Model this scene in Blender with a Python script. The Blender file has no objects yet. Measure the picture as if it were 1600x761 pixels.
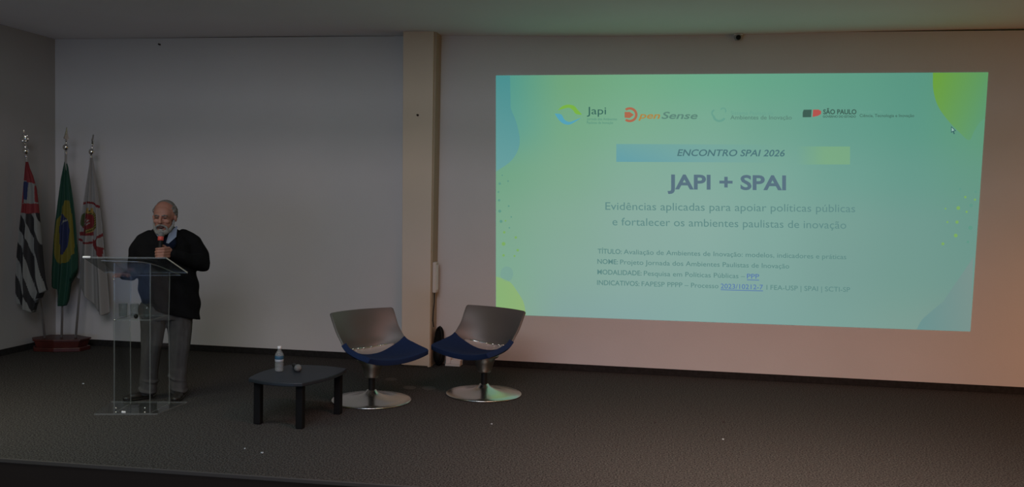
import bpy, bmesh, math, random
from mathutils import Vector, Matrix, Euler
random.seed(7)
S = bpy.context.scene
C = S.collection
PI = math.pi

# ------------------------------------------------------------------ camera
cam_d = bpy.data.cameras.new('camera')
cam = bpy.data.objects.new('camera', cam_d)
C.objects.link(cam)
CAM_F = 1376.5
cam_d.sensor_width = 36.0
cam_d.lens = 36.0 * CAM_F / 1600.0
cam_d.clip_end = 100
_f = Vector((-0.1613776, 0.98573026, -0.04788651))
_r = Vector((0.98645818, 0.16255633, 0.02181075))
_u = Vector((-0.02928377, 0.04371827, 0.99861463))
CAM_P = Vector((0, 0, 1.8))
m3 = Matrix((_r, _u, -_f)).transposed()
cam.matrix_world = Matrix.Translation(CAM_P) @ m3.to_4x4()
S.camera = cam

# ------------------------------------------------------------------ colour management, world
S.view_settings.view_transform = 'Standard'
S.view_settings.look = 'None'
S.view_settings.exposure = 0.0
S.view_settings.gamma = 1.0
S.view_settings.use_curve_mapping = False
S.cycles.transparent_max_bounces = 40
W = bpy.data.worlds.new('world')
S.world = W
W.use_nodes = True
W.node_tree.nodes['Background'].inputs[0].default_value = (0.9, 1.0, 0.12, 1)
W.node_tree.nodes['Background'].inputs[1].default_value = 0.114

# ------------------------------------------------------------------ lights of the hall and unseen fills
def area(name, loc, target, size, size_y, power, col, spread=180):
    d = bpy.data.lights.new(name, 'AREA')
    d.shape = 'RECTANGLE'; d.size = size; d.size_y = size_y
    d.energy = power; d.color = col; d.spread = math.radians(spread)
    o = bpy.data.objects.new(name, d); C.objects.link(o)
    o.location = loc
    o.rotation_euler = (Vector(target) - Vector(loc)).to_track_quat('-Z', 'Y').to_euler()
    return o
area('hall_ceiling_lamp', (-1.5, 0.6, 4.9), (-2.6, 9.3, 1.0), 3.0, 0.5, 52, (1.0, 0.86, 0.93))
area('hall_fill_lamp', (-1.5, 0.0, 3.9), (-2.6, 9.3, 1.0), 3.0, 1.0, 87, (0.87, 0.90, 1.0))  # unseen lamp in the hall, colour and power set to fill the wall
area('side_lamp_warm', (5.4, 7.2, 0.7), (3.4, 9.3, 0.3), 0.5, 0.8, 17, (1.0, 0.33, 0.04))
area('stage_edge_fill_cool', (-3.0, 4.7, 3.5), (-3.0, 5.9, 0.0), 5.0, 0.3, 9.5, (0.42, 0.80, 1.0), 80)  # added unseen fill for the floor along the stage front
area('stage_edge_fill_corner', (-5.6, 4.6, 3.5), (-5.2, 5.9, 0.0), 1.2, 0.3, 14, (1.0, 0.86, 0.66), 80)  # added unseen fill that lifts the left front corner of the floor
area('stage_edge_fill_mid', (1.0, 4.7, 3.5), (1.0, 5.9, 0.0), 3.0, 0.3, 22, (0.62, 1.0, 0.86), 80)  # unseen greenish fill added over the stage edge
area('stage_edge_fill_warm', (1.0, 4.7, 3.5), (1.0, 5.9, 0.0), 3.0, 0.3, 63, (1.0, 0.37, 0.29), 110)  # red partner of the mid fill, added to warm floor and lower wall
area('hall_low_fill_warm', (1.5, 1.0, 0.6), (1.5, 9.3, 1.2), 5.0, 0.6, 6, (1.0, 0.06, 0.03))  # made-up low red fill from the hall towards the back wall
area('hall_low_fill_cool', (-4.0, 1.0, 0.6), (-4.0, 9.3, 1.2), 4.0, 0.6, 25, (0.33, 0.50, 1.0))  # added low bluish fill on the left, no visible source

# ------------------------------------------------------------------ materials
def srgb(r, g, b):
    def f(c):
        c /= 255.0
        return c / 12.92 if c <= 0.04045 else ((c + 0.055) / 1.055) ** 2.4
    return (f(r), f(g), f(b), 1.0)

def mat(name, col, rough=0.6, metal=0.0, noise=None, spec=0.5, bump=None, coat=0.0):
    """procedural principled material; noise = (scale, amount), bump = (scale, strength)"""
    m = bpy.data.materials.new(name); m.use_nodes = True
    nt = m.node_tree; p = nt.nodes['Principled BSDF']
    p.inputs['Base Color'].default_value = col
    p.inputs['Roughness'].default_value = rough
    p.inputs['Metallic'].default_value = metal
    p.inputs['Specular IOR Level'].default_value = spec
    p.inputs['Coat Weight'].default_value = coat
    tc = nt.nodes.new('ShaderNodeTexCoord')
    if noise:
        n = nt.nodes.new('ShaderNodeTexNoise'); n.inputs['Scale'].default_value = noise[0]
        n.inputs['Detail'].default_value = 6
        nt.links.new(tc.outputs['Object'], n.inputs['Vector'])
        mp = nt.nodes.new('ShaderNodeMapRange')
        w = noise[2] if len(noise) > 2 else 0.25
        mp.inputs[1].default_value = 0.5 - w; mp.inputs[2].default_value = 0.5 + w
        mp.inputs[3].default_value = 1 - noise[1]; mp.inputs[4].default_value = 1 + noise[1]
        nt.links.new(n.outputs[0], mp.inputs[0])
        mx = nt.nodes.new('ShaderNodeVectorMath'); mx.operation = 'SCALE'
        mx.inputs[0].default_value = col[:3]
        nt.links.new(mp.outputs[0], mx.inputs['Scale'])
        nt.links.new(mx.outputs[0], p.inputs['Base Color'])
    if bump:
        n2 = nt.nodes.new('ShaderNodeTexNoise'); n2.inputs['Scale'].default_value = bump[0]
        n2.inputs['Detail'].default_value = 4
        nt.links.new(tc.outputs['Object'], n2.inputs['Vector'])
        b = nt.nodes.new('ShaderNodeBump'); b.inputs['Strength'].default_value = bump[1]
        b.inputs['Distance'].default_value = 0.01
        nt.links.new(n2.outputs[0], b.inputs['Height'])
        nt.links.new(b.outputs[0], p.inputs['Normal'])
    return m

def emis(name, col, strength=1.0):
    m = bpy.data.materials.new(name); m.use_nodes = True
    nt = m.node_tree; nt.nodes.clear()
    e = nt.nodes.new('ShaderNodeEmission'); o = nt.nodes.new('ShaderNodeOutputMaterial')
    e.inputs[0].default_value = col; e.inputs[1].default_value = strength
    nt.links.new(e.outputs[0], o.inputs[0])
    return m

def clear(name, tint, ior=1.45, edge=None, gloss_col=(1, 1, 1, 1)):
    """clear sheet plastic: transparent with a Fresnel sheen"""
    m = bpy.data.materials.new(name); m.use_nodes = True
    nt = m.node_tree; nt.nodes.clear()
    t = nt.nodes.new('ShaderNodeBsdfTransparent'); t.inputs[0].default_value = tint
    g = nt.nodes.new('ShaderNodeBsdfGlossy'); g.inputs['Roughness'].default_value = 0.06
    g.inputs[0].default_value = gloss_col
    lw = nt.nodes.new('ShaderNodeLayerWeight'); lw.inputs['Blend'].default_value = 0.5
    pw = nt.nodes.new('ShaderNodeMath'); pw.operation = 'POWER'; pw.inputs[1].default_value = 5.0
    fr = nt.nodes.new('ShaderNodeMath'); fr.operation = 'MULTIPLY_ADD'
    fr.inputs[1].default_value = 0.55; fr.inputs[2].default_value = 0.03 * (ior - 1)
    nt.links.new(lw.outputs['Facing'], pw.inputs[0]); nt.links.new(pw.outputs[0], fr.inputs[0])
    mx = nt.nodes.new('ShaderNodeMixShader'); o = nt.nodes.new('ShaderNodeOutputMaterial')
    nt.links.new(fr.outputs[0], mx.inputs[0]); nt.links.new(t.outputs[0], mx.inputs[1])
    nt.links.new(g.outputs[0], mx.inputs[2])
    last = mx
    if edge:
        d = nt.nodes.new('ShaderNodeBsdfDiffuse'); d.inputs[0].default_value = edge[:4]
        m2 = nt.nodes.new('ShaderNodeMixShader'); m2.inputs[0].default_value = edge[4]
        nt.links.new(mx.outputs[0], m2.inputs[1]); nt.links.new(d.outputs[0], m2.inputs[2])
        last = m2
    nt.links.new(last.outputs[0], o.inputs[0])
    return m

M = {}
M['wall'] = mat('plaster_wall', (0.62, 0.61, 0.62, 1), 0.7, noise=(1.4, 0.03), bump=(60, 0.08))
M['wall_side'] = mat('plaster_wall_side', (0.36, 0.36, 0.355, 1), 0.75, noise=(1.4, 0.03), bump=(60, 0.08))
M['ceiling'] = mat('painted_ceiling', (0.78, 0.77, 0.75, 1), 0.8, noise=(0.8, 0.04), bump=(5, 0.1))
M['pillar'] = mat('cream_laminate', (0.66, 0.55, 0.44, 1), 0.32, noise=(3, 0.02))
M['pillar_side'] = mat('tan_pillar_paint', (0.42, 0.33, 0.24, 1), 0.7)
M['carpet'] = mat('dark_carpet', (0.055, 0.052, 0.050, 1), 0.95, noise=(85, 0.62, 0.10), spec=0.1, bump=(160, 0.9))
M['base'] = mat('dark_baseboard', (0.022, 0.021, 0.021, 1), 0.9, spec=0.1, noise=(30, .3))
M['riser'] = mat('stage_riser', (0.02, 0.016, 0.015, 1), 0.9, spec=0.1)
M['edge'] = mat('stage_edge_trim', (0.045, 0.040, 0.038, 1), 0.6)
M['hall'] = mat('hall_carpet', (0.03, 0.028, 0.027, 1), 0.95, spec=0.1)
M['black'] = mat('black_plastic', (0.006, 0.006, 0.007, 1), 0.55, spec=0.25)
M['grey_shell'] = mat('grey_satin_shell', (0.108, 0.102, 0.098, 1), 0.45, metal=0.2, spec=0.5)
M['pan'] = mat('shell_seat_sheen', (0.40, 0.36, 0.345, 1), 0.35, metal=0.3)  # pale tone stands in for the reflection on the grey seat
M['blue'] = mat('royal_blue_upholstery', (0.009, 0.022, 0.070, 1), 0.9, noise=(60, 0.12), spec=0.2, bump=(300, 0.2))
M['chrome'] = mat('chrome', (0.80, 0.78, 0.74, 1), 0.16, metal=1.0)
M['brushed'] = mat('brushed_disc', (0.62, 0.60, 0.56, 1), 0.24, metal=1.0)
M['cup'] = mat('grey_metal_cup', (0.16, 0.15, 0.14, 1), 0.42, metal=0.7)
M['tabletop'] = mat('slate_blue_laminate', (0.013, 0.018, 0.027, 1), 0.5, noise=(14, 0.10))
M['tableleg'] = mat('black_painted_wood', (0.005, 0.005, 0.006, 1), 0.7, spec=0.15)
M['acryl'] = clear('clear_acrylic', (0.93, 0.945, 0.945, 1), 1.10)
M['acryl_top'] = clear('clear_acrylic_top', (0.80, 0.82, 0.82, 1), 1.45, edge=(0.30, 0.31, 0.31, 1, 0.06))
M['acryl_edge'] = clear('acrylic_cut_edge', (0.7, 0.72, 0.72, 1), 1.5, edge=(0.6, 0.62, 0.62, 1, 0.17))  # whitish diffuse stands for light glowing in the cut edge
M['acryl_bright'] = clear('acrylic_glow_edge', (0.7, 0.72, 0.72, 1), 1.5, edge=(0.9, 0.92, 0.92, 1, 0.8))  # same edge with a stronger painted glow
M['glass'] = clear('drinking_glass_clear', (0.86, 0.88, 0.88, 1), 1.45, edge=(0.6, 0.62, 0.62, 1, 0.02))
M['pet'] = clear('clear_bottle_plastic', (0.86, 0.88, 0.90, 1), 1.5, edge=(0.8, 0.82, 0.84, 1, 0.16))
M['water'] = clear('bottled_water', (0.90, 0.92, 0.93, 1), 1.33, edge=(0.6, 0.62, 0.64, 1, 0.06))
M['label_blue'] = mat('bottle_label_blue', (0.03, 0.10, 0.18, 1), 0.5)
M['label_white'] = mat('bottle_label_white', (0.33, 0.35, 0.40, 1), 0.5)
M['capw'] = mat('white_plastic', (0.75, 0.76, 0.78, 1), 0.4)
M['offwhite'] = mat('off_white_box', (0.62, 0.56, 0.52, 1), 0.5)
M['skin'] = mat('skin', (0.30, 0.135, 0.10, 1), 0.6, noise=(18, 0.10), bump=(90, 0.12))
M['hair'] = mat('grey_hair', (0.14, 0.13, 0.125, 1), 0.8, noise=(70, 0.35), bump=(120, 0.6))
M['beard'] = mat('white_beard', (0.21, 0.205, 0.20, 1), 0.85, noise=(80, 0.30), bump=(140, 0.8))
M['eye'] = mat('eye_dark', (0.02, 0.014, 0.012, 1), 0.3)
M['mouth'] = mat('mouth_dark', (0.05, 0.014, 0.014, 1), 0.5)
M['coat'] = mat('black_wool', (0.0065, 0.0065, 0.0075, 1), 0.95, spec=0.1, bump=(25, 0.5))
M['sweater'] = mat('navy_knit', (0.006, 0.010, 0.026, 1), 0.95, spec=0.1)
M['shirt'] = mat('light_blue_shirt', (0.19, 0.23, 0.33, 1), 0.8)
M['trouser'] = mat('grey_trousers', (0.066, 0.064, 0.066, 1), 0.9, spec=0.1, noise=(20, 0.12), bump=(9, 0.9))
M['shoe'] = mat('dark_leather', (0.014, 0.012, 0.011, 1), 0.5)
M['grille'] = mat('mic_grille', (0.20, 0.20, 0.205, 1), 0.45, metal=0.5, bump=(400, 0.6))
M['red_ring'] = mat('red_ring', (0.50, 0.06, 0.05, 1), 0.5)
M['flagwood'] = mat('red_brown_wood', (0.060, 0.012, 0.009, 1), 0.4, noise=(9, 0.35))
M['pole'] = mat('satin_pole', (0.50, 0.49, 0.47, 1), 0.42, metal=0.6)
M['f_red'] = mat('flag_red', (0.17, 0.014, 0.018, 1), 0.75)
M['f_white'] = mat('flag_white', (0.19, 0.20, 0.195, 1), 0.75)
M['f_white3'] = mat('flag_offwhite', (0.27, 0.265, 0.262, 1), 0.6)
M['f_black'] = mat('flag_black', (0.010, 0.010, 0.012, 1), 0.75)
M['f_green'] = mat('flag_green', (0.006, 0.055, 0.034, 1), 0.7)
M['f_yellow'] = mat('flag_yellow', (0.16, 0.14, 0.016, 1), 0.7)
M['f_blue'] = mat('flag_blue', (0.012, 0.022, 0.085, 1), 0.7)
M['f_gold'] = mat('flag_gold', (0.33, 0.21, 0.05, 1), 0.7)
M['f_leaf'] = mat('flag_leaf', (0.05, 0.07, 0.02, 1), 0.7)
M['cable'] = mat('black_cable', (0.01, 0.01, 0.01, 1), 0.6)
M['speck'] = mat('pale_scrap', (0.45, 0.5, 0.55, 1), 0.6)
M['speck_dark'] = mat('dark_scrap', (0.02, 0.008, 0.008, 1), 0.7)
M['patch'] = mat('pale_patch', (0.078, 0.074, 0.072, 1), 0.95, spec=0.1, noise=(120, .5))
M['screw'] = mat('screw_steel', (0.75, 0.75, 0.74, 1), 0.3, metal=1.0)

# ------------------------------------------------------------------ helpers
def tag(o, label=None, cat=None, group=None, kind=None):
    if label: o['label'] = label
    if cat: o['category'] = cat
    if group: o['group'] = group
    if kind: o['kind'] = kind
    return o

def thing(name, label, cat, loc=(0, 0, 0), rz=0.0, group=None):
    o = bpy.data.objects.new(name, None); C.objects.link(o)
    o.location = loc; o.rotation_euler = (0, 0, rz)
    o.empty_display_size = 0.05
    return tag(o, label, cat, group)

def obj(name, bm, mats, parent=None, smooth=False, bevel=0, seg=2, subsurf=0, solid=0, off=-1):
    me = bpy.data.meshes.new(name)
    bmesh.ops.recalc_face_normals(bm, faces=bm.faces) if not solid else None
    bm.to_mesh(me); bm.free()
    if not isinstance(mats, (list, tuple)): mats = [mats]
    for m in mats: me.materials.append(m)
    if smooth:
        for p in me.polygons: p.use_smooth = True
    o = bpy.data.objects.new(name, me); C.objects.link(o)
    if parent is not None: o.parent = parent
    if solid:
        md = o.modifiers.new('solid', 'SOLIDIFY'); md.thickness = solid; md.offset = off
    if bevel:
        md = o.modifiers.new('bevel', 'BEVEL'); md.width = bevel; md.segments = seg
        md.limit_method = 'ANGLE'; md.angle_limit = math.radians(40)
    if subsurf:
        md = o.modifiers.new('sub', 'SUBSURF'); md.levels = subsurf; md.render_levels = subsurf
    return o

def box(bm, a, b, mi=0):
    x0, y0, z0 = a; x1, y1, z1 = b
    v = [bm.verts.new(p) for p in ((x0,y0,z0),(x1,y0,z0),(x1,y1,z0),(x0,y1,z0),(x0,y0,z1),(x1,y0,z1),(x1,y1,z1),(x0,y1,z1))]
    for f in ((0,3,2,1),(4,5,6,7),(0,1,5,4),(1,2,6,5),(2,3,7,6),(3,0,4,7)):
        bm.faces.new([v[i] for i in f]).material_index = mi
    return bm

def prism(bm, bot, top, mi=0, side=None):
    """polygon lists of 3-D points, bottom and top, same length"""
    a = [bm.verts.new(p) for p in bot]; b = [bm.verts.new(p) for p in top]
    bm.faces.new(a[::-1]).material_index = mi; bm.faces.new(b).material_index = mi
    n = len(a)
    for i in range(n):
        bm.faces.new((a[i], a[(i+1) % n], b[(i+1) % n], b[i])).material_index = mi if side is None else side
    return bm

def slab(bm, poly, z0, z1, mi=0, side=None):
    return prism(bm, [(x, y, z0) for x, y in poly], [(x, y, z1) for x, y in poly], mi, side)

def lathe(bm, prof, seg=32, c=(0, 0, 0), sx=1, sy=1):
    rings = []
    for r, z in prof:
        if r < 1e-5: rings.append([bm.verts.new((c[0], c[1], c[2] + z))])
        else: rings.append([bm.verts.new((c[0] + r*sx*math.cos(2*PI*i/seg), c[1] + r*sy*math.sin(2*PI*i/seg), c[2] + z)) for i in range(seg)])
    for a, b in zip(rings, rings[1:]):
        for i in range(seg):
            j = (i + 1) % seg
            if len(a) == 1 and len(b) == 1: continue
            if len(a) == 1: bm.faces.new((a[0], b[j], b[i]))
            elif len(b) == 1: bm.faces.new((a[i], a[j], b[0]))
            else: bm.faces.new((a[i], a[j], b[j], b[i]))
    return bm

def tube(bm, pts, r, seg=10):
    pts = [Vector(p) for p in pts]; rings = []
    n = len(pts)
    rs = r if isinstance(r, (list, tuple)) else [r] * n
    for i, p in enumerate(pts):
        t = (pts[min(i+1, n-1)] - pts[max(i-1, 0)]).normalized()
        a = t.cross(Vector((0.13, 0.27, 1))).normalized() if abs(t.z) < 0.95 else t.cross(Vector((1, 0.1, 0))).normalized()
        b = t.cross(a)
        rings.append([bm.verts.new(p + rs[i]*(a*math.cos(2*PI*k/seg) + b*math.sin(2*PI*k/seg))) for k in range(seg)])
    for A, B in zip(rings, rings[1:]):
        for k in range(seg): bm.faces.new((A[k], A[(k+1) % seg], B[(k+1) % seg], B[k]))
    bm.faces.new(rings[0][::-1]); bm.faces.new(rings[-1])
    return bm

def ell(bm, c, r, rot=None, seg=20):
    mt = Matrix.Translation(c)
    if rot: mt = mt @ Euler(rot).to_matrix().to_4x4()
    mt = mt @ Matrix.Diagonal((r[0], r[1], r[2], 1)) if isinstance(r, (tuple, list)) else mt @ Matrix.Scale(r, 4)
    bmesh.ops.create_uvsphere(bm, u_segments=seg, v_segments=seg // 2 + 2, radius=1, matrix=mt)

def caps(bm, a, b, ra, rb, seg=16):
    a, b = Vector(a), Vector(b)
    ell(bm, a, ra, seg=seg); ell(bm, b, rb, seg=seg)
    d = (b - a); L = d.length
    if L > 1e-5:
        mt = Matrix.Translation((a + b) / 2) @ d.to_track_quat('Z', 'Y').to_matrix().to_4x4()
        bmesh.ops.create_cone(bm, cap_ends=True, segments=seg, radius1=ra, radius2=rb, depth=L, matrix=mt)

def chain(bm, pts, rs, seg=16):
    for i in range(len(pts) - 1): caps(bm, pts[i], pts[i+1], rs[i], rs[i+1], seg)

def loft(bm, rings, seg=36):
    """rings: (z, cx, cy, rx, ry[, tilt]) elliptical, closed body"""
    R = []
    for q in rings:
        z, cx, cy, rx, ry = q[:5]; tl = q[5] if len(q) > 5 else 0
        R.append([bm.verts.new((cx + rx*math.cos(2*PI*k/seg), cy + ry*math.sin(2*PI*k/seg), z + tl*rx*math.cos(2*PI*k/seg))) for k in range(seg)])
    for A, B in zip(R, R[1:]):
        for k in range(seg): bm.faces.new((A[k], A[(k+1) % seg], B[(k+1) % seg], B[k]))
    bm.faces.new(R[0][::-1]); bm.faces.new(R[-1])

def fuse(name, bm, m, parent, voxel, smooth=4, deform=None):
    """union of the overlapping solids in bm into ONE continuous skin"""
    me = bpy.data.meshes.new(name); bm.to_mesh(me); bm.free()
    t = bpy.data.objects.new(name + '_tmp', me); C.objects.link(t)
    md = t.modifiers.new('r', 'REMESH'); md.mode = 'VOXEL'; md.voxel_size = voxel
    if smooth:
        s = t.modifiers.new('s', 'SMOOTH'); s.factor = 0.5; s.iterations = smooth
    dg = bpy.context.evaluated_depsgraph_get()
    me2 = bpy.data.meshes.new_from_object(t.evaluated_get(dg))
    bpy.data.objects.remove(t)
    me2.name = name
    me2.materials.clear(); me2.materials.append(m)
    for p in me2.polygons: p.use_smooth = True
    if deform:
        for v in me2.vertices: v.co = deform(v.co)
    o = bpy.data.objects.new(name, me2); C.objects.link(o)
    if parent: o.parent = parent
    return o

def struct(name, bm, m, parent=None, **k):
    o = obj(name, bm, m, parent, **k)
    if parent is None: o['kind'] = 'structure'
    return o

# ================================================================== THE STAGE
XL, YB, H = -6.99, 9.371, 3.573
YE = 5.288          # stage edge
XR = 6.2
bm = bmesh.new(); slab(bm, [(XL - .2, 5.160), (-1.5, YE), (XR, YE), (XR, YB + .2), (XL - .2, YB + .2)], -1.0, 0.0)
struct('floor', bm, M['carpet'])
bm = bmesh.new(); slab(bm, [(XL - .2, 5.150), (-1.5, YE - .010), (XR, YE - .010), (XR, YE - .0005), (-1.5, YE - .0005), (XL - .2, 5.1595)], -1.0, -0.03)
struct('trim_1', bm, M['riser'])
bm = bmesh.new(); slab(bm, [(XL - .2, 5.146), (-1.5, YE - .014), (XR, YE - .014), (XR, YE - .0005), (-1.5, YE - .0005), (XL - .2, 5.1595)], -0.03, 0.002)
struct('trim_2', bm, M['edge'], bevel=.006)
bm = bmesh.new(); box(bm, (-10, -6, -1.15), (9, 5.14, -1.0))
struct('floor_hall', bm, M['hall'])
bm = bmesh.new(); box(bm, (XL - .2, YB, 0.0), (XR, YB + .2, H))
struct('wall_back', bm, M['wall'])
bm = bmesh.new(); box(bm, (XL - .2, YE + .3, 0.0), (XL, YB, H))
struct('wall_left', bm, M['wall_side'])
bm = bmesh.new(); box(bm, (XR, YE + .3, 0.0), (XR + .2, YB + .2, H))
struct('wall_right', bm, M['wall'])
# stage ceiling with a very slight sag like the photographed plasterboard
bm = bmesh.new(); nx, ny = 60, 10
g = []
for j in range(ny + 1):
    row = []
    for i in range(nx + 1):
        x = XL - .2 + (XR + .4 - XL) * i / nx; y = YE - .2 + (YB + .2 - YE + .2) * j / ny
        z = H - 0.022 * math.exp(-((x + 0.1) / 1.7) ** 2) + 0.008 * math.exp(-((x + 4.2) / 1.5) ** 2) + (0.025 * max(0, x - 1) / 3)
        row.append(bm.verts.new((x, y, z)))
    g.append(row)
for j in range(ny):
    for i in range(nx): bm.faces.new((g[j][i], g[j+1][i], g[j+1][i+1], g[j][i+1]))
top = [bm.verts.new((v.co.x, v.co.y, H + .35)) for v in (g[0][0], g[0][nx], g[ny][nx], g[ny][0])]
bm.faces.new(top)
bm.faces.new([g[0][i] for i in range(nx + 1)] + [top[1], top[0]])
bm.faces.new([g[ny][i] for i in range(nx, -1, -1)] + [top[3], top[2]])
struct('ceiling', bm, M['ceiling'], smooth=False)

# dark skirting strips
bm = bmesh.new(); box(bm, (XL, YB - .014, 0), (-2.45, YB, .07)); box(bm, (-2.05, YB - .014, 0), (XR, YB, .07))
struct('baseboard_back', bm, M['base'], bevel=.003)
bm = bmesh.new(); box(bm, (XL, YE + .3, 0), (XL + .014, YB - .014, .07))
struct('baseboard_left', bm, M['base'], bevel=.003)

# pillar with cream front panel
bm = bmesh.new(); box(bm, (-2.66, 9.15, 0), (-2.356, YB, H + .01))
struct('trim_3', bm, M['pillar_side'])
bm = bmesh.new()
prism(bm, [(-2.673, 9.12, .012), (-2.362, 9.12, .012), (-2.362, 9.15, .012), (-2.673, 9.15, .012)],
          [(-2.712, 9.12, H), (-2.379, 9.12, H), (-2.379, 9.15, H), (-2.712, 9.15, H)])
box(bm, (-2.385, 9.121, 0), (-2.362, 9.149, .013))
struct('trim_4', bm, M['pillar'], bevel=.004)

# ================================================================== PROJECTED SLIDE
# Layout units: the slide's own artwork is drawn on a 1600 x 761 layout sheet and laid on the wall plane.
def on_wall(x, y, Y=YB):
    d = _f + _r * ((x - 800) / CAM_F) - _u * ((y - 380.5) / CAM_F)
    t = Y / d.y
    return Vector((t * d.x, Y, 1.8 + t * d.z))
SL = thing('projected_slide', 'large bright green and blue projected slide with title text, shining on the back wall', 'projected slide', (0.7, YB, 1.9))
SLI = Matrix.Translation(-Vector((0.7, YB, 1.9)))
TL, TR, BR, BL = (775, 118), (1544, 113), (1516, 518), (775, 491)
def quad(u, v):
    a = Vector(TL) * (1-u) + Vector(TR) * u; b = Vector(BL) * (1-u) + Vector(BR) * u
    return a * (1-v) + b * v
def lay(x, y, k=0):
    p = on_wall(x, y); p.y = YB - 0.004 - 0.0012 * k
    return SLI @ p

# slide background: the slide's colour wash with the projection's vignetting in the colours
cw = [  # rows top..bottom, columns left..right  (sRGB)
 [(80,150,140),(110,162,122),(112,168,132),(106,168,136),(100,162,135),(94,155,132),(88,148,128),(90,150,110)],
 [(90,155,145),(116,166,132),(122,170,142),(120,168,146),(110,162,142),(100,155,138),(92,150,132),(95,152,120)],
 [(112,162,132),(124,167,140),(130,170,152),(130,170,156),(122,166,152),(110,158,145),(102,152,138),(100,150,130)],
 [(122,164,138),(130,167,148),(136,169,158),(136,170,160),(128,166,156),(120,158,148),(112,152,142),(106,148,136)],
 [(124,166,142),(132,166,152),(136,168,159),(134,168,160),(128,164,156),(120,156,148),(114,152,142),(110,148,138)],
 [(130,168,138),(130,161,156),(132,164,160),(132,166,160),(126,162,156),(122,158,150),(122,154,144),(122,145,136)],
]
def wash(u, v):
    a = u * (len(cw[0]) - 1); b = v * (len(cw) - 1)
    i = min(int(a), len(cw[0]) - 2); j = min(int(b), len(cw) - 2); fa, fb = a - i, b - j
    fa = fa*fa*(3-2*fa)*.5 + fa*.5; fb = fb*fb*(3-2*fb)*.5 + fb*.5
    c = [(cw[j][i][k]*(1-fa) + cw[j][i+1][k]*fa)*(1-fb) + (cw[j+1][i][k]*(1-fa) + cw[j+1][i+1][k]*fa)*fb for k in range(3)]
    return srgb(*c)
SLIDE_GAIN = 1.0
def attr_emis(name, gain):
    m = bpy.data.materials.new(name); m.use_nodes = True
    nt = m.node_tree; nt.nodes.clear()
    a = nt.nodes.new('ShaderNodeVertexColor'); a.layer_name = 'Col'
    e = nt.nodes.new('ShaderNodeEmission'); e.inputs[1].default_value = gain
    o = nt.nodes.new('ShaderNodeOutputMaterial')
    nt.links.new(a.outputs[0], e.inputs[0]); nt.links.new(e.outputs[0], o.inputs[0])
    return m
M['wash'] = attr_emis('slide_colour_wash', SLIDE_GAIN)

def coloured(name, bm, fn, parent):
    """fn(x, y) in layout units -> colour; verts carry layout coords in .co before mapping"""
    me = bpy.data.meshes.new(name)
    cols = [fn(v.co.x, v.co.y) for v in bm.verts]
    ks = [v.co.z for v in bm.verts]
    for v in bm.verts: v.co = lay(v.co.x, v.co.y, v.co.z)
    bm.to_mesh(me); bm.free()
    at = me.color_attributes.new('Col', 'FLOAT_COLOR', 'POINT')
    for i, c in enumerate(cols): at.data[i].color = c
    me.materials.append(M['wash'])
    o = bpy.data.objects.new(name, me); C.objects.link(o); o.parent = parent
    return o
def grid(n, m, fn, keep=None):
    bm = bmesh.new(); G = [[bm.verts.new(fn(i/n, j/m)) for i in range(n+1)] for j in range(m+1)]
    for j in range(m):
        for i in range(n): bm.faces.new((G[j][i], G[j+1][i], G[j+1][i+1], G[j][i+1]))
    return bm
def uv_of(x, y):   # inverse of quad, by a few fixed-point steps
    u, v = .5, .5
    for _ in range(12):
        p = quad(u, v); u += (x - p.x) / 755; v += (y - p.y) / 390
    return min(max(u, 0), 1), min(max(v, 0), 1)
def bgf(x, y): return wash(*uv_of(x, y))
coloured('slide_background', grid(40, 24, lambda u, v: (*quad(u, v), 0)), bgf, SL)
def blend(c, d, t): return tuple(c[i]*(1-t) + d[i]*t for i in range(3)) + (1,)

def blob(name, outline, cf, k=1):
    """a filled outline (layout units) as a fan of strips"""
    bm = bmesh.new()
    cx = sum(p[0] for p in outline)/len(outline); cy = sum(p[1] for p in outline)/len(outline)
    vs = [bm.verts.new((x, y, k)) for x, y in outline]
    mid = [bm.verts.new(((x + cx)/2, (y + cy)/2, k)) for x, y in outline]
    c = bm.verts.new((cx, cy, k)); n = len(vs)
    for i in range(n):
        j = (i+1) % n
        bm.faces.new((vs[i], vs[j], mid[j], mid[i])); bm.faces.new((mid[i], mid[j], c))
    return coloured(name, bm, cf, SL)
def curve(pts, n=6):
    out = []
    for i in range(len(pts) - 1):
        p0 = pts[max(i-1, 0)]; p1 = pts[i]; p2 = pts[i+1]; p3 = pts[min(i+2, len(pts)-1)]
        for s in range(n):
            t = s / n
            out.append(tuple(0.5*((2*p1[a]) + (-p0[a]+p2[a])*t + (2*p0[a]-5*p1[a]+4*p2[a]-p3[a])*t*t + (-p0[a]+3*p1[a]-3*p2[a]+p3[a])*t**3) for a in (0, 1)))
    return out + [pts[-1]]
# left teal swoosh, two tones
blob('slide_swoosh', [(775.3, 118.3)] + curve([(797, 118.2), (794, 135), (797, 165), (808, 195), (812, 225), (800, 250), (775.3, 268)]),
     lambda x, y: srgb(74 + (y-118)*.20, 142 + (y-118)*.10, 142 + (y-118)*.10))
# top right green blob
blob('slide_swoosh', [(1543.8, 113.2)] + [(1457.5, 113.7)] + curve([(1457.5, 113.7), (1458, 140), (1465, 165), (1480, 187), (1500, 208), (1514, 219), (1522, 205), (1530, 192), (1538.5, 185)]),
     lambda x, y: srgb(106 - (x-1457)*.16, 158 - (x-1457)*.10, 58 + (x-1457)*.45 + (y-113)*.25))
# bottom left green blob
blob('slide_swoosh', [(775.3, 490.6), (822, 492)] + curve([(822, 492), (818, 472), (808, 455), (796, 440), (775.3, 432)]),
     lambda x, y: srgb(134 + (x-775)*.12, 174, 116))
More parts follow.
